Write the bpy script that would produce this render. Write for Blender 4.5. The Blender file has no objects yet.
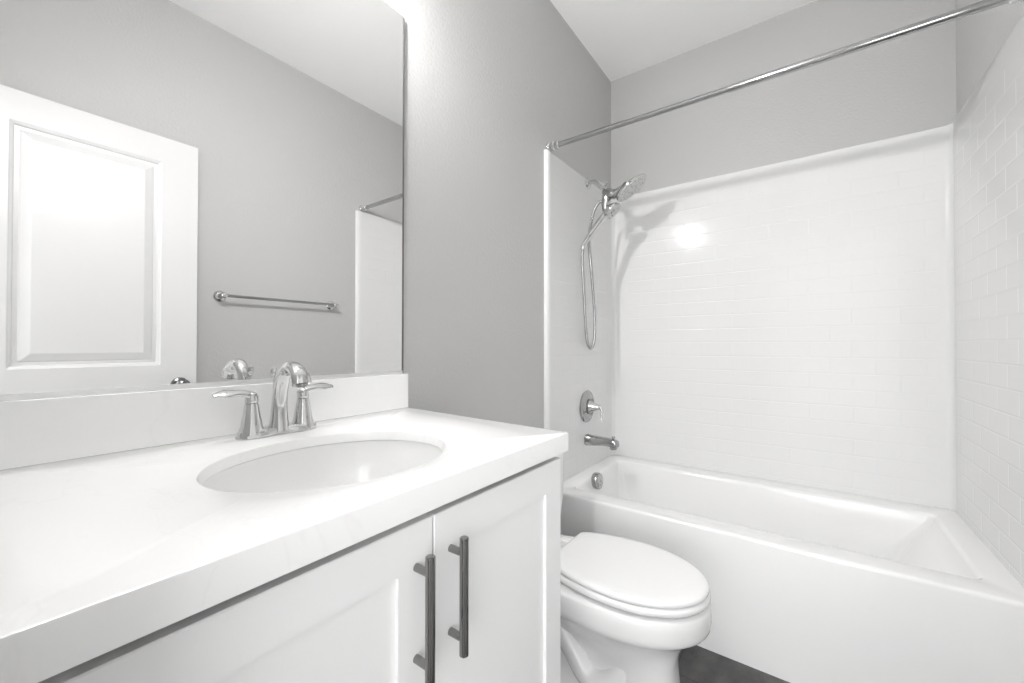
import bpy, bmesh, math
from mathutils import Vector, Matrix

# ------------------------------------------------------------------ dimensions (metres)
W = 1.47            # room width: mirror wall x=0, towel-bar wall x=W
D = 2.389           # far wall (long side of the tub)
H = 2.723           # ceiling
YN = -0.012         # inner face of the doorway wall
PI = math.pi
sc = bpy.context.scene
COL = sc.collection

# ------------------------------------------------------------------ camera
CAM = Vector((0.9773, 0.0, 1.0957))
yaw, pitch, roll = math.radians(35.8785), math.radians(0.5507), math.radians(0.0706)
F = Vector((-math.sin(yaw), math.cos(yaw), 0)); R = Vector((math.cos(yaw), math.sin(yaw), 0)); U = Vector((0, 0, 1))
F2 = F*math.cos(pitch) + U*math.sin(pitch); U2 = U*math.cos(pitch) - F*math.sin(pitch)
R3 = R*math.cos(roll) + U2*math.sin(roll); U3 = U2*math.cos(roll) - R*math.sin(roll)
cd = bpy.data.cameras.new('camera'); cam = bpy.data.objects.new('camera', cd); COL.objects.link(cam)
cd.sensor_width = 36.0; cd.lens = 408.82*36.0/1024.0; cd.clip_start = 0.01; cd.clip_end = 50
M = Matrix((R3, U3, -F2)).transposed().to_4x4(); M.translation = CAM
cam.matrix_world = M
sc.camera = cam

# ------------------------------------------------------------------ world, exposure
wd = bpy.data.worlds.new('world'); sc.world = wd; wd.use_nodes = True
bg = wd.node_tree.nodes['Background']; bg.inputs[0].default_value = (1, 1, 1, 1)
WORLD_STRENGTH = 5.0
SHADE_STRENGTH = 210.0
LENS_STRENGTH = 310.0
LENS_TUB_STRENGTH = 1150.0
bg.inputs[1].default_value = WORLD_STRENGTH
sc.view_settings.view_transform = 'Standard'; sc.view_settings.look = 'None'
sc.view_settings.gamma = 1.0; sc.view_settings.use_curve_mapping = False
sc.view_settings.exposure = 0.0
sc.cycles.use_denoising = True
sc.cycles.diffuse_bounces = 10; sc.cycles.glossy_bounces = 6; sc.cycles.max_bounces = 14

# ------------------------------------------------------------------ materials
def mat(name, col, rough=0.5, metal=0.0, coat=0.0, spec=0.5):
    m = bpy.data.materials.new(name); m.use_nodes = True
    b = m.node_tree.nodes['Principled BSDF']
    c = (col, col, col) if isinstance(col, (int, float)) else col
    b.inputs['Base Color'].default_value = (*c, 1); b.inputs['Roughness'].default_value = rough
    b.inputs['Metallic'].default_value = metal; b.inputs['Coat Weight'].default_value = coat
    b.inputs['Specular IOR Level'].default_value = spec
    return m
def nodes(m): return m.node_tree.nodes, m.node_tree.links, m.node_tree.nodes['Principled BSDF']
def bump_noise(m, scale, dist, detail=3, strength=1.0):
    n, l, b = nodes(m)
    tc = n.new('ShaderNodeTexCoord'); t = n.new('ShaderNodeTexNoise'); bp = n.new('ShaderNodeBump')
    t.inputs['Scale'].default_value = scale; t.inputs['Detail'].default_value = detail
    bp.inputs['Distance'].default_value = dist; bp.inputs['Strength'].default_value = strength
    l.new(tc.outputs['Object'], t.inputs['Vector']); l.new(t.outputs['Fac'], bp.inputs['Height']); l.new(bp.outputs['Normal'], b.inputs['Normal'])

M_wall = mat('grey_wall_paint', (0.51, 0.508, 0.505), 0.42); bump_noise(M_wall, 95, 0.003, 2, 0.5)
M_ceil = mat('ceiling_paint', 0.94, 0.8); bump_noise(M_ceil, 110, 0.001, 2, 0.5)
M_trim = mat('white_trim_paint', 0.86, 0.3)
M_door = mat('white_door_paint', 0.70, 0.28)
M_cab = mat('white_cabinet_paint', 0.87, 0.38)
M_cabin = mat('cabinet_box', 0.60, 0.5)
M_acrylic = mat('white_acrylic', 0.89, 0.12, coat=0.3)
M_ceramic = mat('white_ceramic', 0.86, 0.10, coat=0.1)
M_plastic = mat('white_seat_plastic', 0.87, 0.16)
M_chrome = mat('chrome', 0.66, 0.05, metal=1.0)
M_chrome_soft = mat('soft_chrome', 0.44, 0.16, metal=1.0)
M_hose = mat('metal_hose', 0.45, 0.22, metal=1.0)
n, l, b = nodes(M_hose)
tc = n.new('ShaderNodeTexCoord'); wv = n.new('ShaderNodeTexWave'); bp = n.new('ShaderNodeBump')
wv.bands_direction = 'Z'; wv.inputs['Scale'].default_value = 110; bp.inputs['Distance'].default_value = 0.0003
l.new(tc.outputs['Object'], wv.inputs['Vector']); l.new(wv.outputs['Fac'], bp.inputs['Height']); l.new(bp.outputs['Normal'], b.inputs['Normal'])
M_steel = mat('dark_brushed_steel', (0.27, 0.265, 0.26), 0.20, metal=1.0)
M_mirror = mat('mirror_silver', 0.93, 0.0, metal=1.0)
M_mirror_edge = mat('mirror_edge', 0.16, 0.3, metal=0.4)
M_alu = mat('satin_aluminium', 0.86, 0.35, metal=0.9)
M_dark = mat('dark_rubber', 0.03, 0.6)
M_knob = mat('dark_nickel', 0.22, 0.22, metal=1.0)
# nozzle faces: grey with small dark dots
def dots(name, base, dot, scale):
    m = mat(name, base, 0.35, metal=0.3)
    n, l, b = nodes(m)
    tc = n.new('ShaderNodeTexCoord'); v = n.new('ShaderNodeTexVoronoi'); r = n.new('ShaderNodeValToRGB')
    v.inputs['Scale'].default_value = scale; v.inputs['Randomness'].default_value = 0.9
    r.color_ramp.elements[0].position = 0.22; r.color_ramp.elements[0].color = (*dot, 1)
    r.color_ramp.elements[1].position = 0.34; r.color_ramp.elements[1].color = (*base, 1)
    l.new(tc.outputs['Object'], v.inputs['Vector']); l.new(v.outputs['Distance'], r.inputs['Fac']); l.new(r.outputs['Color'], b.inputs['Base Color'])
    return m
M_nozzle = dots('spray_face', (0.60, 0.60, 0.60), (0.10, 0.10, 0.10), 75)
M_grate = dots('drain_grate', (0.55, 0.55, 0.55), (0.05, 0.05, 0.05), 90)

# quartz with a few faint grey veins
M_quartz = mat('white_quartz', 0.90, 0.14)
n, l, b = nodes(M_quartz)
tc = n.new('ShaderNodeTexCoord'); mp = n.new('ShaderNodeMapping'); nz = n.new('ShaderNodeTexNoise')
mp.inputs['Scale'].default_value = (1.6, 2.6, 2.2); mp.inputs['Rotation'].default_value = (0.3, 0.5, 0.7)
nz.inputs['Scale'].default_value = 1.3; nz.inputs['Detail'].default_value = 5; nz.inputs['Distortion'].default_value = 0.6
sb = n.new('ShaderNodeMath'); sb.operation = 'SUBTRACT'; sb.inputs[1].default_value = 0.5
ab = n.new('ShaderNodeMath'); ab.operation = 'ABSOLUTE'; rp = n.new('ShaderNodeValToRGB')
rp.color_ramp.elements[0].position = 0.0; rp.color_ramp.elements[0].color = (0.905, 0.904, 0.902, 1)
rp.color_ramp.elements[1].position = 0.006; rp.color_ramp.elements[1].color = (0.93, 0.93, 0.93, 1)
l.new(tc.outputs['Object'], mp.inputs['Vector']); l.new(mp.outputs['Vector'], nz.inputs['Vector']); l.new(nz.outputs['Fac'], sb.inputs[0])
l.new(sb.outputs[0], ab.inputs[0]); l.new(ab.outputs[0], rp.inputs['Fac']); l.new(rp.outputs['Color'], b.inputs['Base Color'])

# floor: dark grey vinyl planks
M_floor = mat('grey_vinyl_plank', 0.12, 0.42)
n, l, b = nodes(M_floor)
tc = n.new('ShaderNodeTexCoord'); mp = n.new('ShaderNodeMapping'); nz = n.new('ShaderNodeTexNoise'); rp = n.new('ShaderNodeValToRGB')
mp.inputs['Scale'].default_value = (9, 5, 1); nz.inputs['Scale'].default_value = 1.6; nz.inputs['Detail'].default_value = 8; nz.inputs['Roughness'].default_value = 0.65
rp.color_ramp.elements[0].position = 0.3; rp.color_ramp.elements[0].color = (0.055, 0.054, 0.053, 1)
rp.color_ramp.elements[1].position = 0.72; rp.color_ramp.elements[1].color = (0.13, 0.128, 0.125, 1)
br = n.new('ShaderNodeTexBrick'); br.inputs['Scale'].default_value = 1.0; br.inputs['Brick Width'].default_value = 1.22; br.inputs['Row Height'].default_value = 0.18
br.inputs['Mortar Size'].default_value = 0.0015; br.inputs['Mortar Smooth'].default_value = 0.2
br.inputs['Color1'].default_value = (1, 1, 1, 1); br.inputs['Color2'].default_value = (0.85, 0.85, 0.85, 1); br.inputs['Mortar'].default_value = (0.4, 0.4, 0.4, 1)
mx = n.new('ShaderNodeMix'); mx.data_type = 'RGBA'; mx.blend_type = 'MULTIPLY'; mx.inputs['Factor'].default_value = 1.0
l.new(tc.outputs['Object'], mp.inputs['Vector']); l.new(mp.outputs['Vector'], nz.inputs['Vector']); l.new(nz.outputs['Fac'], rp.inputs['Fac'])
l.new(tc.outputs['Object'], br.inputs['Vector']); l.new(rp.outputs['Color'], mx.inputs['A']); l.new(br.outputs['Color'], mx.inputs['B'])
l.new(mx.outputs['Result'], b.inputs['Base Color'])

# moulded subway-tile relief of the tub surround (u = run of the wall, v = height), limited to the tile field
def tile_mat(name, axis, shift, lo, hi, top):
    m = mat(name, 0.77, 0.13, spec=0.14)
    n, l, b = nodes(m)
    tc = n.new('ShaderNodeTexCoord'); sp = n.new('ShaderNodeSeparateXYZ'); cb = n.new('ShaderNodeCombineXYZ')
    l.new(tc.outputs['Object'], sp.inputs[0])
    def math_(op, a, v):
        k = n.new('ShaderNodeMath'); k.operation = op; l.new(a, k.inputs[0])
        if isinstance(v, (int, float)): k.inputs[1].default_value = v
        else: l.new(v, k.inputs[1])
        return k.outputs[0]
    u = sp.outputs[axis]; v = sp.outputs[2]
    l.new(math_('ADD', u, -shift[0] + 20*0.1575), cb.inputs[0]); l.new(math_('ADD', v, -shift[1] + 60*0.0725), cb.inputs[1])
    br = n.new('ShaderNodeTexBrick'); br.inputs['Scale'].default_value = 1.0
    br.inputs['Brick Width'].default_value = 0.1575; br.inputs['Row Height'].default_value = 0.0725
    br.inputs['Mortar Size'].default_value = 0.004; br.inputs['Mortar Smooth'].default_value = 0.8
    l.new(cb.outputs[0], br.inputs['Vector'])
    g = math_('MULTIPLY', math_('GREATER_THAN', u, lo), math_('LESS_THAN', u, hi))
    g = math_('MULTIPLY', g, math_('LESS_THAN', v, top))
    h = math_('MULTIPLY', br.outputs['Fac'], g); h = math_('MULTIPLY', h, -1.0)
    bp = n.new('ShaderNodeBump'); bp.inputs['Distance'].default_value = 0.0013; bp.inputs['Strength'].default_value = 0.42
    l.new(h, bp.inputs['Height']); l.new(bp.outputs['Normal'], b.inputs['Normal'])
    return m

M_glow = bpy.data.materials.new('lit_opal_glass'); M_glow.use_nodes = True
b = M_glow.node_tree.nodes['Principled BSDF']; b.inputs['Base Color'].default_value = (0.9, 0.9, 0.9, 1)
b.inputs['Emission Color'].default_value = (1.0, 0.99, 0.975, 1); b.inputs['Emission Strength'].default_value = SHADE_STRENGTH

M_lens = M_glow.copy(); M_lens.name = 'lit_lens'; M_lens.node_tree.nodes['Principled BSDF'].inputs['Emission Strength'].default_value = LENS_STRENGTH
M_lens_tub = M_glow.copy(); M_lens_tub.name = 'lit_lens_bright'; M_lens_tub.node_tree.nodes['Principled BSDF'].inputs['Emission Strength'].default_value = LENS_TUB_STRENGTH

# ------------------------------------------------------------------ mesh helpers (all shapes are given in world coordinates)
def BM(): return bmesh.new()
def obj(name, bm, m, parent=None, base=None, smooth=40, bevel=0, seg=2):
    me = bpy.data.meshes.new(name)
    bmesh.ops.remove_doubles(bm, verts=bm.verts, dist=1e-6)
    bmesh.ops.recalc_face_normals(bm, faces=bm.faces)
    o0 = Vector(base) if base else Vector((0, 0, 0))
    if parent is not None:
        q = parent
        o0 = Vector((0, 0, 0))
        while q is not None:
            o0 += q.location; q = q.parent
    bmesh.ops.translate(bm, verts=bm.verts, vec=-o0)
    bm.to_mesh(me); bm.free()
    o = bpy.data.objects.new(name, me); COL.objects.link(o)
    if parent is not None: o.parent = parent
    elif base: o.location = base
    me.materials.append(m)
    if smooth:
        me.shade_smooth(); me.set_sharp_from_angle(angle=math.radians(smooth))
    if bevel:
        md = o.modifiers.new('bevel', 'BEVEL'); md.width = bevel; md.segments = seg; md.limit_method = 'ANGLE'; md.angle_limit = math.radians(40)
        md.harden_normals = False
    return o
def thing(name, label, cat, loc, group=None):
    o = bpy.data.objects.new(name, None); COL.objects.link(o); o.location = loc; o.empty_display_size = 0.05
    o['label'] = label; o['category'] = cat
    if group: o['group'] = group
    return o
def tag(o, label, cat, group=None):
    o['label'] = label; o['category'] = cat
    if group: o['group'] = group
    return o
def struct(o, label=None, cat=None):
    o['kind'] = 'structure'
    if label: o['label'] = label
    if cat: o['category'] = cat
    return o
def box(bm, x0, x1, y0, y1, z0, z1):
    v = [bm.verts.new(p) for p in ((x0,y0,z0),(x1,y0,z0),(x1,y1,z0),(x0,y1,z0),(x0,y0,z1),(x1,y0,z1),(x1,y1,z1),(x0,y1,z1))]
    for f in ((3,2,1,0),(4,5,6,7),(0,1,5,4),(1,2,6,5),(2,3,7,6),(3,0,4,7)): bm.faces.new([v[i] for i in f])
    return bm
def rings(bm, rs, cap0=True, cap1=True, loop=False):
    """skin a list of equal-length closed rings"""
    V = [[bm.verts.new(p) for p in r] for r in rs]
    n = len(V[0]); m = len(V)
    for i in range(m if loop else m-1):
        a, c = V[i], V[(i+1) % m]
        for k in range(n):
            bm.faces.new((a[k], a[(k+1) % n], c[(k+1) % n], c[k]))
    if not loop:
        if cap0: bm.faces.new(list(reversed(V[0])))
        if cap1: bm.faces.new(V[-1])
    return bm
def lathe(bm, prof, org, axis=(0,0,1), n=32, cap0=True, cap1=True):
    """profile [(radius, along-axis)] turned about the axis through org"""
    w = Vector(axis).normalized(); a = w.orthogonal().normalized(); c = w.cross(a); o = Vector(org)
    rs = [[o + w*h + (a*math.cos(2*PI*k/n) + c*math.sin(2*PI*k/n))*max(r, 1e-4) for k in range(n)] for r, h in prof]
    return rings(bm, rs, cap0, cap1)
def spline(P, k=6):
    P = [Vector(p) for p in P]; out = []
    for i in range(len(P)-1):
        p0 = P[max(i-1, 0)]; p1 = P[i]; p2 = P[i+1]; p3 = P[min(i+2, len(P)-1)]
        for j in range(k):
            t = j/k
            out.append(0.5*((2*p1) + (p2-p0)*t + (2*p0-5*p1+4*p2-p3)*t*t + (3*p1-p0-3*p2+p3)*t**3))
    out.append(P[-1].copy()); return out
def sweep(bm, P, rad, k=6, n=16, side=None, dome=True):
    """tube through P; rad = list of (r_side, r_up) or numbers per point; side = fixed direction of r_side"""
    rr = [(r, r) if isinstance(r, (int, float)) else r for r in rad]
    pts = spline(P, k)
    rs_ = [Vector((a, c, 0)) for a, c in rr]; rad_ = spline(rs_, k)
    T = [(pts[min(i+1, len(pts)-1)] - pts[max(i-1, 0)]).normalized() for i in range(len(pts))]
    s = Vector(side) if side else T[0].orthogonal()
    RS = []
    fr = []
    for i, p in enumerate(pts):
        s = (Vector(side) if side else s); s = (s - T[i]*s.dot(T[i])).normalized(); u = T[i].cross(s)
        fr.append((s.copy(), u))
        RS.append([p + s*rad_[i].x*math.cos(2*PI*q/n) + u*rad_[i].y*math.sin(2*PI*q/n) for q in range(n)])
    if dome:
        def end(i, sg):
            out = []
            s, u = fr[i]; a, c = rad_[i].x, rad_[i].y; mm = min(a, c)
            for th in (0.45, 0.9, 1.3):
                ct, st = math.cos(th), math.sin(th)
                ins = mm*(1-ct)
                out.append([pts[i] + T[i]*sg*mm*st*0.6 + s*max(a-ins, 1e-4)*math.cos(2*PI*q/n) + u*max(c-ins, 1e-4)*math.sin(2*PI*q/n) for q in range(n)])
            return out
        RS = list(reversed(end(0, -1))) + RS + end(len(pts)-1, 1)
    return rings(bm, RS)
def rrect(x0, x1, y0, y1, r, z, n=8):
    out = []
    for cx, cy, a0 in ((x1-r, y1-r, 0), (x0+r, y1-r, PI/2), (x0+r, y0+r, PI), (x1-r, y0+r, 1.5*PI)):
        for k in range(n+1):
            a = a0 + (PI/2)*k/n; out.append(Vector((cx + r*math.cos(a), cy + r*math.sin(a), z)))
    return out
def face_rings(bm, y0, y1, z0, z1, prof, xback):
    """board facing along x: prof = [(inset, x)] from its outer edge inwards; flat centre; plain back at xback"""
    q = lambda i, x: [Vector((x, y0+i, z0+i)), Vector((x, y1-i, z0+i)), Vector((x, y1-i, z1-i)), Vector((x, y0+i, z1-i))]
    return rings(bm, [q(0, xback)] + [q(i, x) for i, x in prof])

# ------------------------------------------------------------------ the room
T = 0.10
bm = BM(); box(bm, -T, W+1.2, -2.6, D+T, -0.08, 0); struct(obj('floor', bm, M_floor, smooth=0))
bm = BM(); box(bm, -T, W+T, YN-0.115, D+T, H, H+0.08); struct(obj('ceiling', bm, M_ceil, smooth=0))
bm = BM(); box(bm, -T, 0, YN-0.115, D+T, 0, H); struct(obj('wall_left', bm, M_wall, smooth=0))
bm = BM(); box(bm, 0, W, D, D+T, 0, H); struct(obj('wall_back', bm, M_wall, smooth=0))
bm = BM(); box(bm, W, W+T, YN-0.115, D+T, 0, H); struct(obj('wall_right', bm, M_wall, smooth=0))
DX0, DX1, DZ = 0.695, 1.435, 2.052       # doorway
bm = BM(); box(bm, 0, DX0, YN-0.115, YN, 0, H); box(bm, DX1, W, YN-0.115, YN, 0, H); box(bm, W+T, W+1.05, YN-0.115, YN-0.015, 0, H); box(bm, DX0, DX1, YN-0.115, YN, DZ, H)
struct(obj('wall_front', bm, M_wall, smooth=0))
# unseen short hallway, added to shape the white world fill through the doorway
HY = YN-0.115-1.15
bm = BM(); box(bm, DX0-0.25, DX0-0.15, HY, YN-0.115, 0, H); struct(obj('added_hall_wall_left', bm, M_wall, smooth=0))
bm = BM(); box(bm, W+1.05, W+1.15, HY, YN-0.115, 0, H); struct(obj('added_hall_wall_right', bm, M_wall, smooth=0))
bm = BM(); box(bm, DX0-0.25, W+1.15, HY, YN-0.115, H, H+0.08); struct(obj('added_hall_ceiling', bm, M_ceil, smooth=0))
bm = BM(); box(bm, DX0-0.06, DX0, YN, YN+0.016, 0, DZ); box(bm, DX0-0.06, W-0.001, YN, YN+0.016, DZ, DZ+0.06); struct(obj('trim_1', bm, M_trim, bevel=0.004))
bm = BM(); box(bm, 0, 0.013, 0.80, 1.584, 0, 0.10); struct(obj('baseboard_left', bm, M_trim, bevel=0.004))
bm = BM(); box(bm, W-0.013, W, 0.03, 1.584, 0, 0.10); struct(obj('baseboard_right', bm, M_trim, bevel=0.004))

# open door folded back against the right-hand wall, seen in the mirror
XD = 1.40
bm = BM(); y0, y1 = 0.004, 0.699
face_rings(bm, y0, y1, 0.012, 2.039, [(0, XD+0.002), (0.002, XD)], XD+0.035)
# cut of the face: keep the slab plain where rails are, panels sit in sunk fields
bm.free(); bm = BM()
st = 0.122; cells = [(0.24, 0.90), (1.005, 1.925)]
for a, c in ((y0, y0+st), (y1-st-0.012, y1)): box(bm, XD, XD+0.035, a, c, 0.012, 2.039)
for a, c in ((0.012, cells[0][0]), (cells[0][1], cells[1][0]), (cells[1][1], 2.039)): box(bm, XD, XD+0.035, y0+st, y1-st-0.012, a, c)
door = struct(obj('door_1', bm, M_door, smooth=0))
for a, c in cells:
    bm = BM(); face_rings(bm, y0+st, y1-st-0.012, a, c, [(0, XD+0.0005), (0.004, XD+0.003), (0.010, XD+0.005), (0.014, XD+0.012), (0.026, XD+0.013), (0.030, XD+0.010), (0.056, XD+0.002), (0.058, XD+0.0015)], XD+0.033)
    obj('panel', bm, M_door, door, smooth=12)
bm = BM(); lathe(bm, [(0.033, 0), (0.033, 0.006), (0.028, 0.010), (0.012, 0.014), (0.011, 0.03), (0.020, 0.036), (0.027, 0.046), (0.027, 0.056), (0.020, 0.064), (0.006, 0.067)], (XD, 0.634, 0.913), (-1, 0, 0))
obj('knob', bm, M_knob, door)
for z in (0.25, 1.05, 1.84):
    bm = BM(); lathe(bm, [(0.007, 0), (0.007, 0.09)], (XD+0.006, 0.000, z), (0, 0, 1), 12); obj('hinge', bm, M_knob, door)

# ------------------------------------------------------------------ tub
TY0, TY1 = 1.616, D-0.002
tub = thing('bathtub', 'white alcove bathtub with plain flat apron, behind the toilet', 'bathtub', (W/2, 2.0, 0))
bm = BM()
rs = [rrect(0.001, W-0.001, TY0+0.001, TY1, 0.004, 0.0), rrect(0.001, W-0.001, TY0+0.001, TY1, 0.004, 0.20), rrect(0.001, W-0.001, TY0, TY1, 0.004, 0.425), rrect(0.0015, W-0.0015, TY0+0.001, TY1-0.0005, 0.004, 0.4305),
      rrect(0.003, W-0.003, TY0+0.0035, TY1-0.001, 0.005, 0.4345), rrect(0.006, W-0.006, TY0+0.0075, TY1-0.003, 0.006, 0.4362), rrect(0.012, W-0.012, TY0+0.016, TY1-0.01, 0.008, 0.4368)]
ix0, ix1, iy0, iy1 = 0.080, 1.384, 1.708, 2.284
for ins, z in ((0, 0.4360), (0.005, 0.4345), (0.010, 0.430), (0.0135, 0.423), (0.0155, 0.41)):
    rs.append(rrect(ix0+ins, ix1-ins, iy0+ins, iy1-ins, 0.036-ins, z))
for t, z in ((0.12, 0.37), (0.3, 0.31), (0.5, 0.24), (0.7, 0.18), (0.82, 0.15), (0.92, 0.125), (1.0, 0.112), (1.12, 0.104), (1.4, 0.100)):
    rs.append(rrect(ix0+0.0155+0.05*t, ix1-0.0155-0.22*t, iy0+0.0155+0.05*t, iy1-0.0155-0.05*t, 0.0205+0.06*min(t, 1), z))
rings(bm, rs)
obj('tub_body', bm, M_acrylic, tub, smooth=50)
bm = BM(); lathe(bm, [(0.039, -0.004), (0.041, 0.004), (0.041, 0.020), (0.037, 0.026), (0.034, 0.027)], (0.098, 1.940, 0.408), (0.99, 0, 0.10)); ovf = obj('overflow_cover', bm, M_chrome_soft, tub)
bm = BM(); lathe(bm, [(0.033, 0.0265), (0.033, 0.0285)], (0.098, 1.940, 0.408), (0.99, 0, 0.10)); obj('grate', bm, M_grate, ovf)
bm = BM(); lathe(bm, [(0.036, 0.0), (0.036, 0.003), (0.028, 0.004), (0.012, 0.003)], (0.33, 1.995, 0.0995)); obj('drain', bm, M_chrome, tub)

# ------------------------------------------------------------------ moulded three-piece surround
SZ0, SZ1 = 0.4372, 1.993
sur = thing('shower_surround', 'white glossy moulded tile-pattern surround on three walls above the bathtub', 'shower surround', (W/2, 2.0, 0.437))
oz = 1.6215 - 0.437
mt_back = tile_mat('surround_back_gloss', 0, (0.272 - W/2, oz), 0.115 - W/2, 1.410 - W/2, oz + 0.0725*4)
mt_side = tile_mat('surround_side_gloss', 1, (1.66-2.0, oz), 1.655-2.0, 2.33-2.0, oz + 0.0725*4)
# back panel with coved corners; plan profile swept upwards with a rolled top edge
RC = 0.024
def cove_plan(off):
    rad = RC + off
    cxL, cy = 0.019 + RC, D - 0.019 - RC
    pl = [(0.002, cy), (0.019 - off, cy)]
    for k in range(1, 9):
        a = PI - (PI/2)*k/8; pl.append((cxL + rad*math.cos(a), cy + rad*math.sin(a)))
    cxR = W - 0.019 - RC
    for k in range(0, 9):
        a = PI/2 - (PI/2)*k/8; pl.append((cxR + rad*math.cos(a), cy + rad*math.sin(a)))
    pl += [(W-0.002, cy), (W-0.002, D-0.002), (0.002, D-0.002)]
    return pl
bm = BM()
rs = []
for off, z in ((0, SZ0), (0, SZ1-0.060), (-0.0004, SZ1-0.045), (-0.0012, SZ1-0.030), (-0.0015, SZ1-0.012), (-0.0002, SZ1-0.005), (0.004, SZ1-0.001), (0.009, SZ1)):
    rs.append([Vector((x, y, z)) for x, y in cove_plan(off)])
rings(bm, rs); obj('panel', bm, mt_back, sur, smooth=55)
for sx in (0, 1):
    bm = BM()
    X = lambda d: d if sx == 0 else W - d
    yb = D - 0.0190 - RC + 0.0005
    # section over depth and y, with a rounded front return
    SY = 1.597 if sx == 0 else 1.586
    prof = [(0.001, SY), (0.014, SY), (0.018, SY+0.002), (0.0205, SY+0.006), (0.0205, SY+0.030), (0.019, SY+0.036), (0.019, yb), (0.001, yb)]
    rs = []
    for k, z in ((0, SZ0), (0, SZ1-0.006), (0.002, SZ1-0.0015), (0.006, SZ1)):
        rs.append([Vector((X(max(d-k, 0.001)) , y, z)) for d, y in prof])
    # front leg that runs down beside the apron to the floor
    rings(bm, rs); obj('panel', bm, mt_side, sur, smooth=50)

# ------------------------------------------------------------------ tub and shower fittings on the left end panel
XP = 0.0192
def fitting(name, label, cat, z, y=2.0): return thing(name, label, cat, (XP, y, z))
sv = fitting('shower_valve', 'round chrome shower valve with drooping lever, above the tub spout', 'valve', 0.772, 2.003)
bm = BM(); lathe(bm, [(0.083, 0), (0.085, 0.003), (0.082, 0.008), (0.068, 0.013), (0.045, 0.017), (0.044, 0.018)], (XP, 2.003, 0.772), (1, 0, 0), 48); obj('escutcheon', bm, M_chrome_soft, sv)
bm = BM(); lathe(bm, [(0.038, 0.016), (0.040, 0.018), (0.040, 0.022), (0.034, 0.024)], (XP, 2.003, 0.772), (1, 0, 0)); obj('collar', bm, M_steel, sv)
bm = BM(); lathe(bm, [(0.033, 0.022), (0.030, 0.030), (0.022, 0.048), (0.016, 0.062), (0.013, 0.072), (0.008, 0.078), (0.002, 0.080)], (XP, 2.003, 0.772), (1, 0, 0)); 
h_ = obj('handle_hub', bm, M_chrome, sv)
bm = BM(); sweep(bm, [(XP+0.066, 2.003, 0.775), (XP+0.080, 2.003, 0.772), (XP+0.089, 2.001, 0.752), (XP+0.089, 1.999, 0.727), (XP+0.096, 1.997, 0.700)], [(0.010, 0.009), (0.010, 0.009), (0.009, 0.006), (0.009, 0.005), (0.007, 0.003)], side=(0, 1, 0)); obj('lever', bm, M_chrome, sv)

ts = fitting('tub_spout', 'chrome tub spout with pull-up diverter, over the left tub rim', 'tub spout', 0.59)
bm = BM()
def osec(x, w, z0, z1, n=20, e=3.0):
    out = []
    for k in range(n):
        a = 2*PI*k/n; c, s = math.cos(a), math.sin(a)
        out.append(Vector((x, 2.0 + w*math.copysign(abs(c)**(2/e), c), (z0+z1)/2 + (z1-z0)/2*math.copysign(abs(s)**(2/e), s))))
    return out
rings(bm, [osec(XP, 0.027, 0.568, 0.624), osec(XP+0.004, 0.0285, 0.5665, 0.6255), osec(XP+0.010, 0.0285, 0.5665, 0.6255), osec(XP+0.013, 0.0265, 0.569, 0.6235), osec(XP+0.05, 0.026, 0.571, 0.622), osec(XP+0.10, 0.0255, 0.577, 0.620),
           osec(XP+0.145, 0.0255, 0.577, 0.618), osec(XP+0.163, 0.025, 0.576, 0.615), osec(XP+0.173, 0.023, 0.576, 0.609), osec(XP+0.177, 0.016, 0.580, 0.602)])
obj('spout_body', bm, M_chrome_soft, ts, smooth=50)
bm = BM(); lathe(bm, [(0.018, 0), (0.018, 0.020), (0.015, 0.024)], (XP+0.150, 2.0, 0.588), (0.12, 0, -1), 24); obj('outlet', bm, M_chrome_soft, ts)
bm = BM(); lathe(bm, [(0.004, 0), (0.004, 0.010), (0.008, 0.013), (0.009, 0.019), (0.006, 0.023)], (XP+0.152, 2.0, 0.608), (0, 0, 1), 16); obj('diverter_knob', bm, M_chrome_soft, ts)

# shower combo: arm, holder, big spray head, hand shower with hose
YS = 2.018
sh = thing('double_shower', 'chrome double shower head on a bent wall arm, high over the tub', 'shower head', (XP, YS, 1.968))
bm = BM(); lathe(bm, [(0.028, 0), (0.029, 0.003), (0.022, 0.010), (0.012, 0.016)], (XP, YS, 1.968), (1, 0, 0)); obj('flange', bm, M_chrome, sh)
bm = BM(); sweep(bm, [(XP+0.006, YS, 1.968), (0.055, YS, 1.972), (0.082, YS, 1.962), (0.104, YS, 1.937), (0.118, YS, 1.917)], [0.0095]*5, n=14); obj('arm', bm, M_chrome, sh)
bm = BM(); lathe(bm, [(0.012, 0), (0.015, 0.003), (0.015, 0.016), (0.011, 0.020), (0.014, 0.026), (0.017, 0.036), (0.014, 0.046)], (0.104, YS, 1.938), (0.55, 0, -0.83), 20); obj('ball_joint', bm, M_chrome, sh)
bm = BM(); lathe(bm, [(0.006, 0), (0.007, 0.012), (0.009, 0.016), (0.009, 0.024), (0.005, 0.027)], (0.122, YS-0.010, 1.922), (0.5, -0.3, 0.75), 14); obj('lock_knob', bm, M_chrome, sh)
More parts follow.
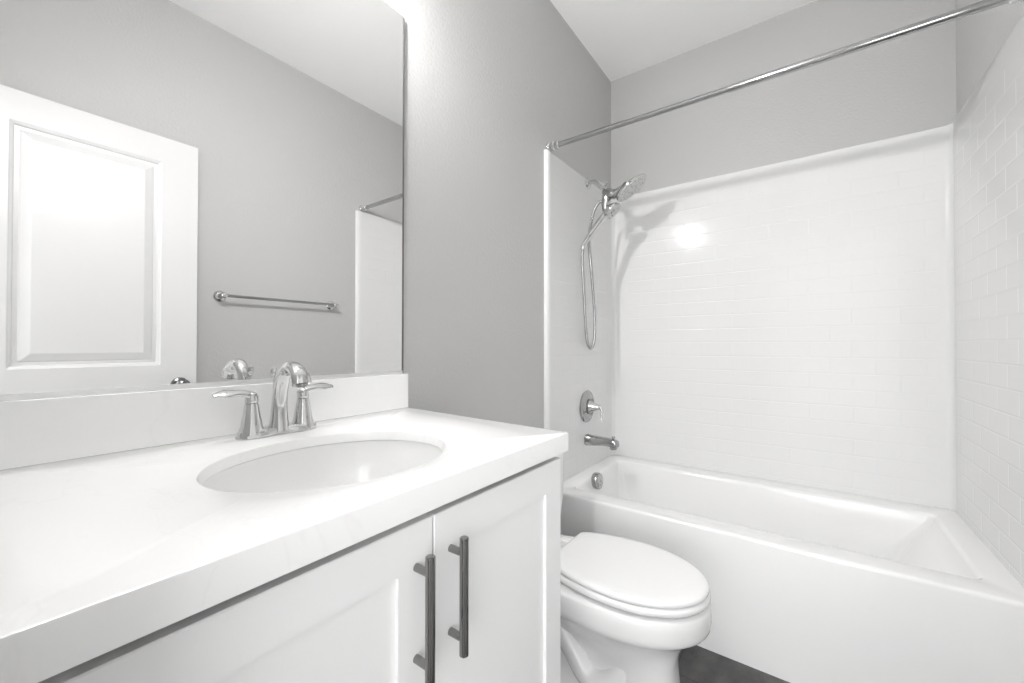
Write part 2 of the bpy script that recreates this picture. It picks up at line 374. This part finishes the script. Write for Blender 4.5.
# holder: a Y-shaped body, its upper wing runs into the big head
bm = BM(); sweep(bm, [(0.118, YS, 1.905), (0.150, YS, 1.885), (0.180, YS, 1.880), (0.212, YS, 1.897), (0.240, YS, 1.915)], [(0.022, 0.020), (0.027, 0.026), (0.026, 0.024), (0.030, 0.014), (0.036, 0.008)], side=(0, 1, 0))
sweep(bm, [(0.130, YS, 1.900), (0.128, YS, 1.870), (0.122, YS, 1.838), (0.120, YS, 1.806)], [(0.022, 0.022), (0.024, 0.025), (0.021, 0.021), (0.017, 0.016)], side=(0, 1, 0))
obj('holder', bm, M_chrome_soft, sh)
def spray(parent, c, nrm, r, thick, name):
    a = Vector(nrm).normalized()
    bm = BM(); lathe(bm, [(r*0.30, -thick*1.5), (r*0.62, -thick*1.1), (r*0.92, -thick*0.55), (r, -thick*0.25), (r, 0.0), (r*0.955, 0.004), (r*0.93, 0.0045)], c, a, 48); h = obj(name, bm, M_chrome, parent)
    bm = BM(); lathe(bm, [(r*0.935, 0.003), (r*0.92, 0.0052), (r*0.5, 0.0065), (0.001, 0.007)], c, a, 40); obj('nozzle_plate', bm, M_nozzle, h)
    return h
spray(sh, (0.262, YS, 1.888), (0.56, 0.15, -0.81), 0.089, 0.020, 'spray_head')
hand = spray(sh, (0.166, YS-0.012, 1.786), (0.60, 0.05, -0.78), 0.050, 0.026, 'hand_shower')
bm = BM(); sweep(bm, [(0.148, YS-0.012, 1.797), (0.122, YS-0.035, 1.757), (0.094, YS-0.080, 1.690), (0.070, YS-0.118, 1.630), (0.060, YS-0.132, 1.603)], [0.020, 0.018, 0.0155, 0.0135, 0.0125], n=16); obj('wand', bm, M_chrome, hand)
bm = BM(); lathe(bm, [(0.012, 0), (0.0125, 0.004), (0.0125, 0.022), (0.009, 0.030)], (0.0605, YS-0.132, 1.608), (-0.15, -0.15, -1), 18); obj('hose_nut', bm, M_chrome, hand)
bm = BM(); sweep(bm, [(0.120, YS, 1.822), (0.110, YS-0.004, 1.846), (0.088, YS-0.006, 1.852), (0.068, 2.000, 1.812), (0.058, 1.985, 1.755), (0.056, 1.968, 1.700),
                      (0.062, 1.945, 1.635), (0.066, 1.954, 1.534), (0.066, 1.985, 1.377), (0.066, 2.006, 1.242), (0.066, 2.000, 1.130), (0.062, 1.990, 1.095), (0.056, 1.973, 1.082), (0.050, 1.955, 1.105), (0.048, 1.943, 1.150), (0.048, 1.924, 1.279), (0.048, 1.907, 1.426), (0.048, 1.896, 1.540), (0.056, 1.888, 1.590)],
              [0.0080]*19, k=6, n=12); obj('hose', bm, M_hose, sh)

# curtain rod
RY, RZ = 1.635, 2.016
cr = thing('curtain_rod', 'straight chrome curtain rod across the tub opening, wall to wall', 'curtain rod', (W/2, RY, RZ))
bm = BM(); lathe(bm, [(0.0115, 0.030), (0.0115, 0.75), (0.0130, 0.752), (0.0130, W-0.030)], (0, RY, RZ), (1, 0, 0), 24); obj('rod', bm, M_chrome_soft, cr)
for x, s in ((0.0008, 1), (W-0.0008, -1)):
    bm = BM(); lathe(bm, [(0.0215, 0), (0.0215, 0.005), (0.020, 0.010), (0.016, 0.014), (0.017, 0.022), (0.020, 0.025), (0.020, 0.033), (0.016, 0.037), (0.0165, 0.041), (0.0185, 0.044), (0.0185, 0.054), (0.014, 0.058)], (x, RY, RZ), (s, 0, 0), 28); obj('flange', bm, M_chrome, cr)

# ------------------------------------------------------------------ toilet, tank to the mirror wall
TC = 1.228
toi = thing('toilet', 'white two-piece toilet with closed lid, between vanity and bathtub', 'toilet', (0.38, TC, 0))
def egg(xb, xf, w, z, xm=None, eb=2.6, ef=2.0, n=64, waist=0.0, wc=0.45, ww=0.12):
    """closed outline, elongated to the front (x up); widest at xm"""
    xm = xm if xm is not None else xb + (xf-xb)*0.50
    out = []
    for k in range(n):
        a = 2*PI*k/n; c, s = math.cos(a), math.sin(a)
        if c >= 0: e = ef; ax = xf-xm
        else: e = eb; ax = xm-xb
        x = xm + ax*math.copysign(abs(c)**(2/e), c); y = w*math.copysign(abs(s)**(2/e), s)
        y *= 1 - waist*math.exp(-((x-wc)/ww)**2)
        out.append(Vector((x, TC+y, z)))
    return out
bm = BM()
rs = [egg(0.16, 0.690, 0.118, 0.0, 0.42, 3.5, 3.2), egg(0.16, 0.690, 0.118, 0.018, 0.42, 3.5, 3.2), egg(0.165, 0.684, 0.112, 0.032, 0.42, 3.5, 3.4, waist=0.10, wc=0.40, ww=0.13),
      egg(0.17, 0.679, 0.100, 0.055, 0.42, 3.5, 3.6, waist=0.28, wc=0.40, ww=0.14), egg(0.17, 0.674, 0.097, 0.10, 0.42, 3.5, 3.6, waist=0.36, wc=0.40, ww=0.15),
      egg(0.165, 0.670, 0.097, 0.15, 0.42, 3.5, 3.4, waist=0.34, wc=0.40, ww=0.15), egg(0.155, 0.670, 0.099, 0.19, 0.43, 3.2, 3.0, waist=0.24, wc=0.39, ww=0.14),
      egg(0.14, 0.678, 0.106, 0.222, 0.45, 3.0, 2.6, waist=0.10, wc=0.38, ww=0.12), egg(0.12, 0.690, 0.122, 0.250, 0.47, 2.8, 2.3), egg(0.10, 0.712, 0.142, 0.274, 0.48, 2.7, 2.15),
      egg(0.09, 0.738, 0.164, 0.296, 0.49, 2.7, 2.1), egg(0.082, 0.752, 0.1745, 0.307, 0.50, 2.7, 2.08), egg(0.078, 0.7575, 0.1785, 0.314, 0.50, 2.7, 2.06), egg(0.07, 0.7595, 0.1795, 0.328, 0.50, 2.7, 2.05), egg(0.07, 0.760, 0.180, 0.350, 0.50, 2.7, 2.05), egg(0.07, 0.759, 0.179, 0.370, 0.50, 2.7, 2.05),
      egg(0.072, 0.756, 0.176, 0.376, 0.50, 2.7, 2.05), egg(0.082, 0.745, 0.166, 0.3785, 0.50, 2.7, 2.05)]
rings(bm, rs); bowl = obj('bowl', bm, M_ceramic, toi, smooth=60)
# trapway bulge on each side of the foot
for s in (-1, 1):
    bm = BM(); sweep(bm, [(0.56, TC+s*0.048, 0.19), (0.50, TC+s*0.062, 0.10), (0.43, TC+s*0.064, 0.085), (0.37, TC+s*0.062, 0.15), (0.31, TC+s*0.062, 0.21), (0.24, TC+s*0.060, 0.17), (0.20, TC+s*0.058, 0.08)], [0.030, 0.036, 0.036, 0.036, 0.036, 0.036, 0.034], n=16)
    obj('trapway', bm, M_ceramic, bowl, smooth=60)
    bm = BM(); lathe(bm, [(0.013, 0), (0.013, 0.008), (0.009, 0.014), (0.002, 0.016)], (0.33, TC+s*0.103, 0.030), (0, 0, 1), 16); obj('bolt_cap', bm, M_plastic, bowl)
LB, LF, LW, LM = 0.305, 0.760, 0.1745, 0.525
def lidring(ins, z, n=64): 
    # truncated oval: straight hinge edge at the back
    out = []
    for k in range(n):
        a = 2*PI*(k+0.5)/n; c, s = math.cos(a), math.sin(a)
        w = LW-ins
        if c >= 0: x = LM + (LF-LM-ins)*abs(c)**(2/2.05); y = w*math.copysign(abs(s)**(2/2.05), s)
        else:
            x = LM - (0.295)*abs(c)**(2/2.0); y = w*math.copysign(abs(s)**(2/2.0), s)
            if x < LB+ins:
                x = LB+ins
        out.append(Vector((x, TC+y, z)))
    return out
bm = BM(); rings(bm, [lidring(0.012, 0.3875), lidring(0.005, 0.389), lidring(0.002, 0.393), lidring(0.002, 0.401), lidring(0.005, 0.4065), lidring(0.010, 0.408)]); obj('seat', bm, M_plastic, toi, smooth=60)
bm = BM(); rings(bm, [lidring(0.014, 0.4100), lidring(0.008, 0.4110), lidring(0.0055, 0.414), lidring(0.0055, 0.421), lidring(0.0085, 0.4255), lidring(0.016, 0.4282), lidring(0.035, 0.4295), lidring(0.09, 0.4305)]); obj('lid', bm, M_plastic, toi, smooth=60)
for px, py in ((0.40, -0.13), (0.40, 0.13), (0.70, -0.07), (0.70, 0.07)):
    bm = BM(); lathe(bm, [(0.010, 0.3775), (0.010, 0.388)], (px, TC+py, 0), n=14); obj('bumper', bm, M_plastic, toi)
for s in (-1, 1):
    bm = BM(); box(bm, 0.250, 0.303, TC+s*0.075-0.018, TC+s*0.075+0.018, 0.379, 0.405); obj('hinge', bm, M_plastic, toi, bevel=0.006, seg=3)
bm = BM()
rings(bm, [rrect(0.03, 0.185, TC-0.185, TC+0.185, 0.035, 0.378), rrect(0.022, 0.195, TC-0.198, TC+0.198, 0.035, 0.40), rrect(0.016, 0.203, TC-0.208, TC+0.208, 0.035, 0.50), rrect(0.014, 0.207, TC-0.212, TC+0.212, 0.035, 0.690)])
tank = obj('tank', bm, M_ceramic, toi, smooth=50)
bm = BM(); rings(bm, [rrect(0.011, 0.214, TC-0.218, TC+0.218, 0.034, 0.6905), rrect(0.008, 0.218, TC-0.221, TC+0.221, 0.036, 0.696), rrect(0.008, 0.218, TC-0.221, TC+0.221, 0.036, 0.716), rrect(0.012, 0.213, TC-0.217, TC+0.217, 0.034, 0.723), rrect(0.03, 0.195, TC-0.20, TC+0.20, 0.03, 0.727)]); obj('tank_lid', bm, M_ceramic, toi, smooth=50)
bm = BM(); lathe(bm, [(0.014, 0), (0.014, 0.012), (0.009, 0.02)], (0.205, TC-0.150, 0.645), (1, 0, 0), 18); sweep(bm, [(0.222, TC-0.150, 0.645), (0.225, TC-0.120, 0.643), (0.224, TC-0.085, 0.638)], [0.006, 0.006, 0.007], n=12); obj('flush_lever', bm, M_chrome, tank)

# ------------------------------------------------------------------ vanity cabinet
VY0, VY1 = 0.035, 0.763
van = thing('vanity_cabinet', 'white shaker vanity cabinet with two doors, under the quartz countertop', 'cabinet', (0.28, 0.40, 0))
bm = BM()
for y0, y1 in ((VY0+0.001, VY0+0.019), (VY1-0.018, VY1)): box(bm, 0.003, 0.531, y0, y1, 0.10, 0.8715)
box(bm, 0.003, 0.531, VY0+0.019, VY1-0.018, 0.10, 0.118); box(bm, 0.003, 0.009, VY0+0.019, VY1-0.018, 0.118, 0.8715)
box(bm, 0.513, 0.531, VY0+0.019, VY1-0.018, 0.80, 0.846); box(bm, 0.44, 0.46, VY0+0.001, VY1, 0.0, 0.10); box(bm, 0.003, 0.44, VY1-0.018, VY1, 0.0, 0.10)
box(bm, 0.45, 0.531, YN+0.003, VY0+0.001, 0.0, 0.8715)
obj('cabinet_body', bm, M_cabin, van, smooth=0)
XF = 0.552
for i, (a, c, hy) in enumerate(((VY0+0.001, 0.4000, 0.3705), (0.4030, VY1+0.002, 0.4350))):
    bm = BM(); face_rings(bm, a, c, 0.118, 0.8575, [(0, XF-0.0015), (0.0015, XF), (0.0590, XF), (0.0592, XF-0.0066)], 0.532)
    dr = obj('door', bm, M_cab, van, smooth=0)
    bm = BM(); lathe(bm, [(0.0054, -0.0005), (0.0066, 0.0006), (0.0066, 0.166), (0.0054, 0.167)], (XF+0.027, hy, 0.655), (0, 0, 1), 20)
    for z in (0.678, 0.799):
        lathe(bm, [(0.0054, 0), (0.0054, 0.024)], (XF, hy, z), (1, 0, 0), 16)
    # each handle is one bar on two standoffs
    obj('handle', bm, M_steel, dr)

# ------------------------------------------------------------------ countertop with oval cut-out, backsplash
ZC = 0.912
CX1, CY0, CY1 = 0.566, YN+0.002, 0.7727
SX, SYc, SA, SB = 0.331, 0.392, 0.165, 0.1925
ct = thing('countertop', 'white quartz vanity countertop with oval sink cut-out and low backsplash', 'countertop', (0.28, 0.39, 0.872))
angs = [2*PI*k/128 for k in range(128)]
def rect_at(ins, z, ang):
    x0, x1, y0, y1 = 0.001+ins, CX1-ins, CY0+ins, CY1-ins
    dx, dy = math.cos(ang), math.sin(ang); t = 1e9
    if dx > 1e-9: t = min(t, (x1-SX)/dx)
    if dx < -1e-9: t = min(t, (x0-SX)/dx)
    if dy > 1e-9: t = min(t, (y1-SYc)/dy)
    if dy < -1e-9: t = min(t, (y0-SYc)/dy)
    return Vector((SX+dx*t, SYc+dy*t, z))
for x in (0.001, CX1):
    for y in (CY0, CY1): angs.append(math.atan2(y-SYc, x-SX) % (2*PI))
angs = sorted(angs)
# corner angles shift slightly with inset, so insets reuse the outer corner directions
def rect_ring(ins, z):
    out = []
    cx0, cx1, cy0, cy1 = 0.001, CX1, CY0, CY1
    for a in angs:
        p = rect_at(0, z, a)
        q = Vector((min(max(p.x, cx0+ins), cx1-ins), min(max(p.y, cy0+ins), cy1-ins), z))
        if q.y > SYc: q.y += (q.y-SYc)/(cy1-SYc)*0.030*(1-q.x/cx1)   # wall end runs slightly out of square
        out.append(q)
    return out
def oval_ring(ex, z):
    out = []
    for a in angs:
        dx, dy = math.cos(a), math.sin(a); t = 1/math.sqrt((dx/(SA+ex))**2 + (dy/(SB+ex))**2)
        out.append(Vector((SX+dx*t, SYc+dy*t, z)))
    return out
bm = BM()
rings(bm, [oval_ring(0, ZC-0.0195), oval_ring(0, ZC-0.004), oval_ring(0.0012, ZC-0.0012), oval_ring(0.004, ZC), rect_ring(0.003, ZC), rect_ring(0.0009, ZC-0.0009), rect_ring(0, ZC-0.003),
           rect_ring(0, ZC-0.0385), rect_ring(0.020, ZC-0.0385), rect_ring(0.020, ZC-0.0195)], loop=True)
obj('slab', bm, M_quartz, ct, smooth=35)
bm = BM(); box(bm, 0.001, 0.020, CY0, 0.8015, ZC, 1.0122); obj('backsplash', bm, M_quartz, ct, bevel=0.0015)

# undermount basin
sk = thing('sink', 'white oval undermount sink basin set in the quartz countertop', 'sink', (SX, SYc, 0.74))
bm = BM()
def ov(ex, z, k=1.0): return [Vector((SX+(SA+ex)*k*math.cos(2*PI*i/96), SYc+(SB+ex)*k*math.sin(2*PI*i/96), z)) for i in range(96)]
zt = ZC-0.0202
prof = [(0.030, zt-0.012), (0.030, zt), (0.006, zt), (0.003, zt-0.002), (0.002, zt-0.012), (-0.001, zt-0.040), (-0.008, zt-0.070), (-0.024, zt-0.102), (-0.052, zt-0.127), (-0.090, zt-0.140), (-0.125, zt-0.1455), (-0.143, zt-0.1475)]
outer = [(-0.143, zt-0.158), (-0.090, zt-0.152), (-0.045, zt-0.132), (-0.018, zt-0.105), (0.004, zt-0.07), (0.012, zt-0.03), (0.014, zt-0.012)]
rings(bm, [ov(e, z) for e, z in prof + outer], loop=True)
obj('basin', bm, M_ceramic, sk, smooth=50)
bm = BM(); lathe(bm, [(0.0225, 0), (0.0225, 0.004), (0.018, 0.005), (0.017, 0.003), (0.001, 0.0035)], (SX, SYc+0.0, zt-0.1485)); obj('drain', bm, M_chrome, sk)

# ------------------------------------------------------------------ faucet
FX, FY = 0.083, 0.4065
fa = thing('faucet', 'chrome two-handle centerset faucet behind the oval sink', 'faucet', (FX, FY, ZC))
def base_out(k, z, n=72):
    out = []
    for i in range(n):
        a = 2*PI*i/n; c, s = math.cos(a), math.sin(a)
        y = 0.078*math.copysign(abs(s)**0.75, s)
        wd_ = 0.028 - 0.009*math.exp(-(y/0.028)**2)
        x = wd_*math.copysign(abs(c)**0.75, c)
        out.append(Vector((FX + x*k if abs(x) > 0 else FX, FY + y - math.copysign((1-k)*0.028, y) if abs(y) > 0.03 else FY + y, z)))
    return out
bm = BM(); rings(bm, [base_out(1.0, ZC+0.0003), base_out(1.0, ZC+0.006), base_out(0.95, ZC+0.011), base_out(0.85, ZC+0.0145), base_out(0.6, ZC+0.017)]); obj('base_plate', bm, M_chrome, fa, smooth=60)
for s in (-1, 1):
    hy = FY + s*0.051
    bm = BM(); lathe(bm, [(0.0240, 0.008), (0.0228, 0.014), (0.0195, 0.024), (0.0160, 0.042), (0.0134, 0.058), (0.0122, 0.066), (0.0116, 0.068)], (FX, hy, ZC), n=36); hb = obj('handle', bm, M_chrome, fa)
    bm = BM(); lathe(bm, [(0.0106, 0.0675), (0.0106, 0.0695)], (FX, hy, ZC)); obj('seam_ring', bm, M_steel, hb)
    bm = BM(); lathe(bm, [(0.0116, 0.0695), (0.0120, 0.074), (0.0116, 0.081), (0.009, 0.088), (0.003, 0.0915)], (FX, hy, ZC), n=28)
    sweep(bm, [(FX, hy-s*0.006, ZC+0.078), (FX, hy+s*0.008, ZC+0.0865), (FX+0.001, hy+s*0.026, ZC+0.0905), (FX+0.002, hy+s*0.046, ZC+0.0915), (FX+0.003, hy+s*0.066, ZC+0.0895)],
          [(0.010, 0.008), (0.010, 0.0070), (0.0090, 0.0050), (0.0120, 0.0040), (0.0060, 0.0022)], side=(1, 0, -0.55), n=18)
    obj('lever', bm, M_chrome, hb)
bm = BM()
sweep(bm, [(FX+0.002, FY, ZC+0.008), (FX+0.003, FY, ZC+0.035), (FX+0.006, FY, ZC+0.075), (FX+0.018, FY, ZC+0.115), (FX+0.043, FY, ZC+0.1385), (FX+0.070, FY, ZC+0.136), (FX+0.088, FY, ZC+0.124), (FX+0.096, FY, ZC+0.107)],
      [(0.020, 0.022), (0.0165, 0.0165), (0.0142, 0.0135), (0.0140, 0.0122), (0.0150, 0.0120), (0.0160, 0.0125), (0.0180, 0.0125), (0.0192, 0.0120)], side=(0, 1, 0), n=24, dome=False)
sp_ = obj('spout', bm, M_chrome, fa, smooth=60)
bm = BM(); lathe(bm, [(0.0105, 0), (0.0105, 0.004)], (FX+0.0955, FY, ZC+0.1085), (0.42, 0, -0.9), 24); obj('aerator', bm, M_steel, sp_)
bm = BM(); lathe(bm, [(0.0025, 0.0), (0.0025, 0.105), (0.0055, 0.108), (0.0075, 0.115), (0.0065, 0.122), (0.003, 0.126)], (FX-0.020, FY, ZC+0.010), (0, 0, 1), 18); obj('lift_rod', bm, M_chrome, fa)

# ------------------------------------------------------------------ mirror
mi = thing('mirror', 'large frameless wall mirror over the vanity backsplash', 'mirror', (0.0, 0.40, 1.0125))
MY0, MY1, MZ0, MZ1 = YN+0.004, 0.7883, 1.0135, 2.0748
bm = BM(); box(bm, 0.0005, 0.0045, MY0, MY1, MZ0, MZ1); obj('backing', bm, M_mirror_edge, mi, smooth=0)
bm = BM(); rings(bm, [[Vector((x, MY0+i, MZ0+i)), Vector((x, MY1-i, MZ0+i)), Vector((x, MY1-i, MZ1-i)), Vector((x, MY0+i, MZ1-i))] for i, x in ((0, 0.0046), (0, 0.0058), (0.0012, 0.0064))]); obj('glass', bm, M_mirror, mi, smooth=0)
bm = BM(); box(bm, 0.0066, 0.0085, MY0, MY1, 1.0124, 1.0215); obj('bottom_channel', bm, M_alu, mi, smooth=0)
bm = BM(); box(bm, 0.0005, 0.0072, MY1+0.0004, MY1+0.0048, MZ0, MZ1-0.004); obj('edge_strip', bm, M_mirror_edge, mi, smooth=0)

# ------------------------------------------------------------------ towel bar on the right wall (seen in the mirror)
tb = thing('towel_bar', 'chrome towel bar on the grey wall, seen in the mirror', 'towel bar', (W, 1.115, 1.345))
bm = BM(); lathe(bm, [(0.0075, 0), (0.0075, 0.63)], (W-0.062, 0.80, 1.345), (0, 1, 0), 18); obj('bar', bm, M_chrome_soft, tb)
for y in (0.815, 1.415):
    bm = BM(); lathe(bm, [(0.027, 0.0005), (0.028, 0.004), (0.024, 0.011), (0.014, 0.016), (0.011, 0.030), (0.012, 0.045), (0.015, 0.055), (0.015, 0.066), (0.011, 0.073), (0.004, 0.076)], (W, y, 1.345), (-1, 0, 0), 28); obj('post', bm, M_chrome, tb)

# ------------------------------------------------------------------ vanity light over the mirror (above the frame; it lights the room)
LZ = 2.135
vl = thing('vanity_light', 'chrome vanity light with three tilted lit heads on the wall above the mirror', 'wall light', (0.0, 0.33, LZ+0.06))
bm = BM(); box(bm, 0.001, 0.020, 0.10, 0.56, LZ+0.035, LZ+0.085); obj('back_plate', bm, M_chrome, vl, bevel=0.004)
for y, aim, lens in ((0.16, (0.78, 0.22, -0.50), M_lens), (0.33, (0.78, 0.42, -0.42), M_lens), (0.50, (0.52, 0.84, -0.28), M_lens_tub)):
    a = Vector(aim).normalized(); c = Vector((0.120, y, LZ))
    bm = BM(); sweep(bm, [(0.018, y, LZ+0.06), (0.06, y, LZ+0.065), tuple(c - a*0.050 + Vector((0, 0, 0.004)))], [0.006]*3, n=12); obj('arm', bm, M_chrome, vl)
    bm = BM(); lathe(bm, [(0.012, -0.058), (0.018, -0.056), (0.026, -0.044), (0.030, -0.030), (0.032, 0.0), (0.036, 0.022), (0.034, 0.022), (0.0305, 0.004), (0.029, -0.004)], c, a, 32); h = obj('lamp_head', bm, M_chrome_soft, vl)
    bm = BM(); lathe(bm, [(0.030, 0.004), (0.024, 0.009), (0.012, 0.012), (0.001, 0.0125)], c, a, 28); obj('lens', bm, lens, h)
    bm = BM(); lathe(bm, [(0.031, -0.030), (0.037, -0.026), (0.0385, -0.014), (0.037, -0.002), (0.0325, 0.001)], c, a, 32); obj('glow_collar', bm, M_glow, h)  # glowing collar added to brighten the wall and ceiling around the heads
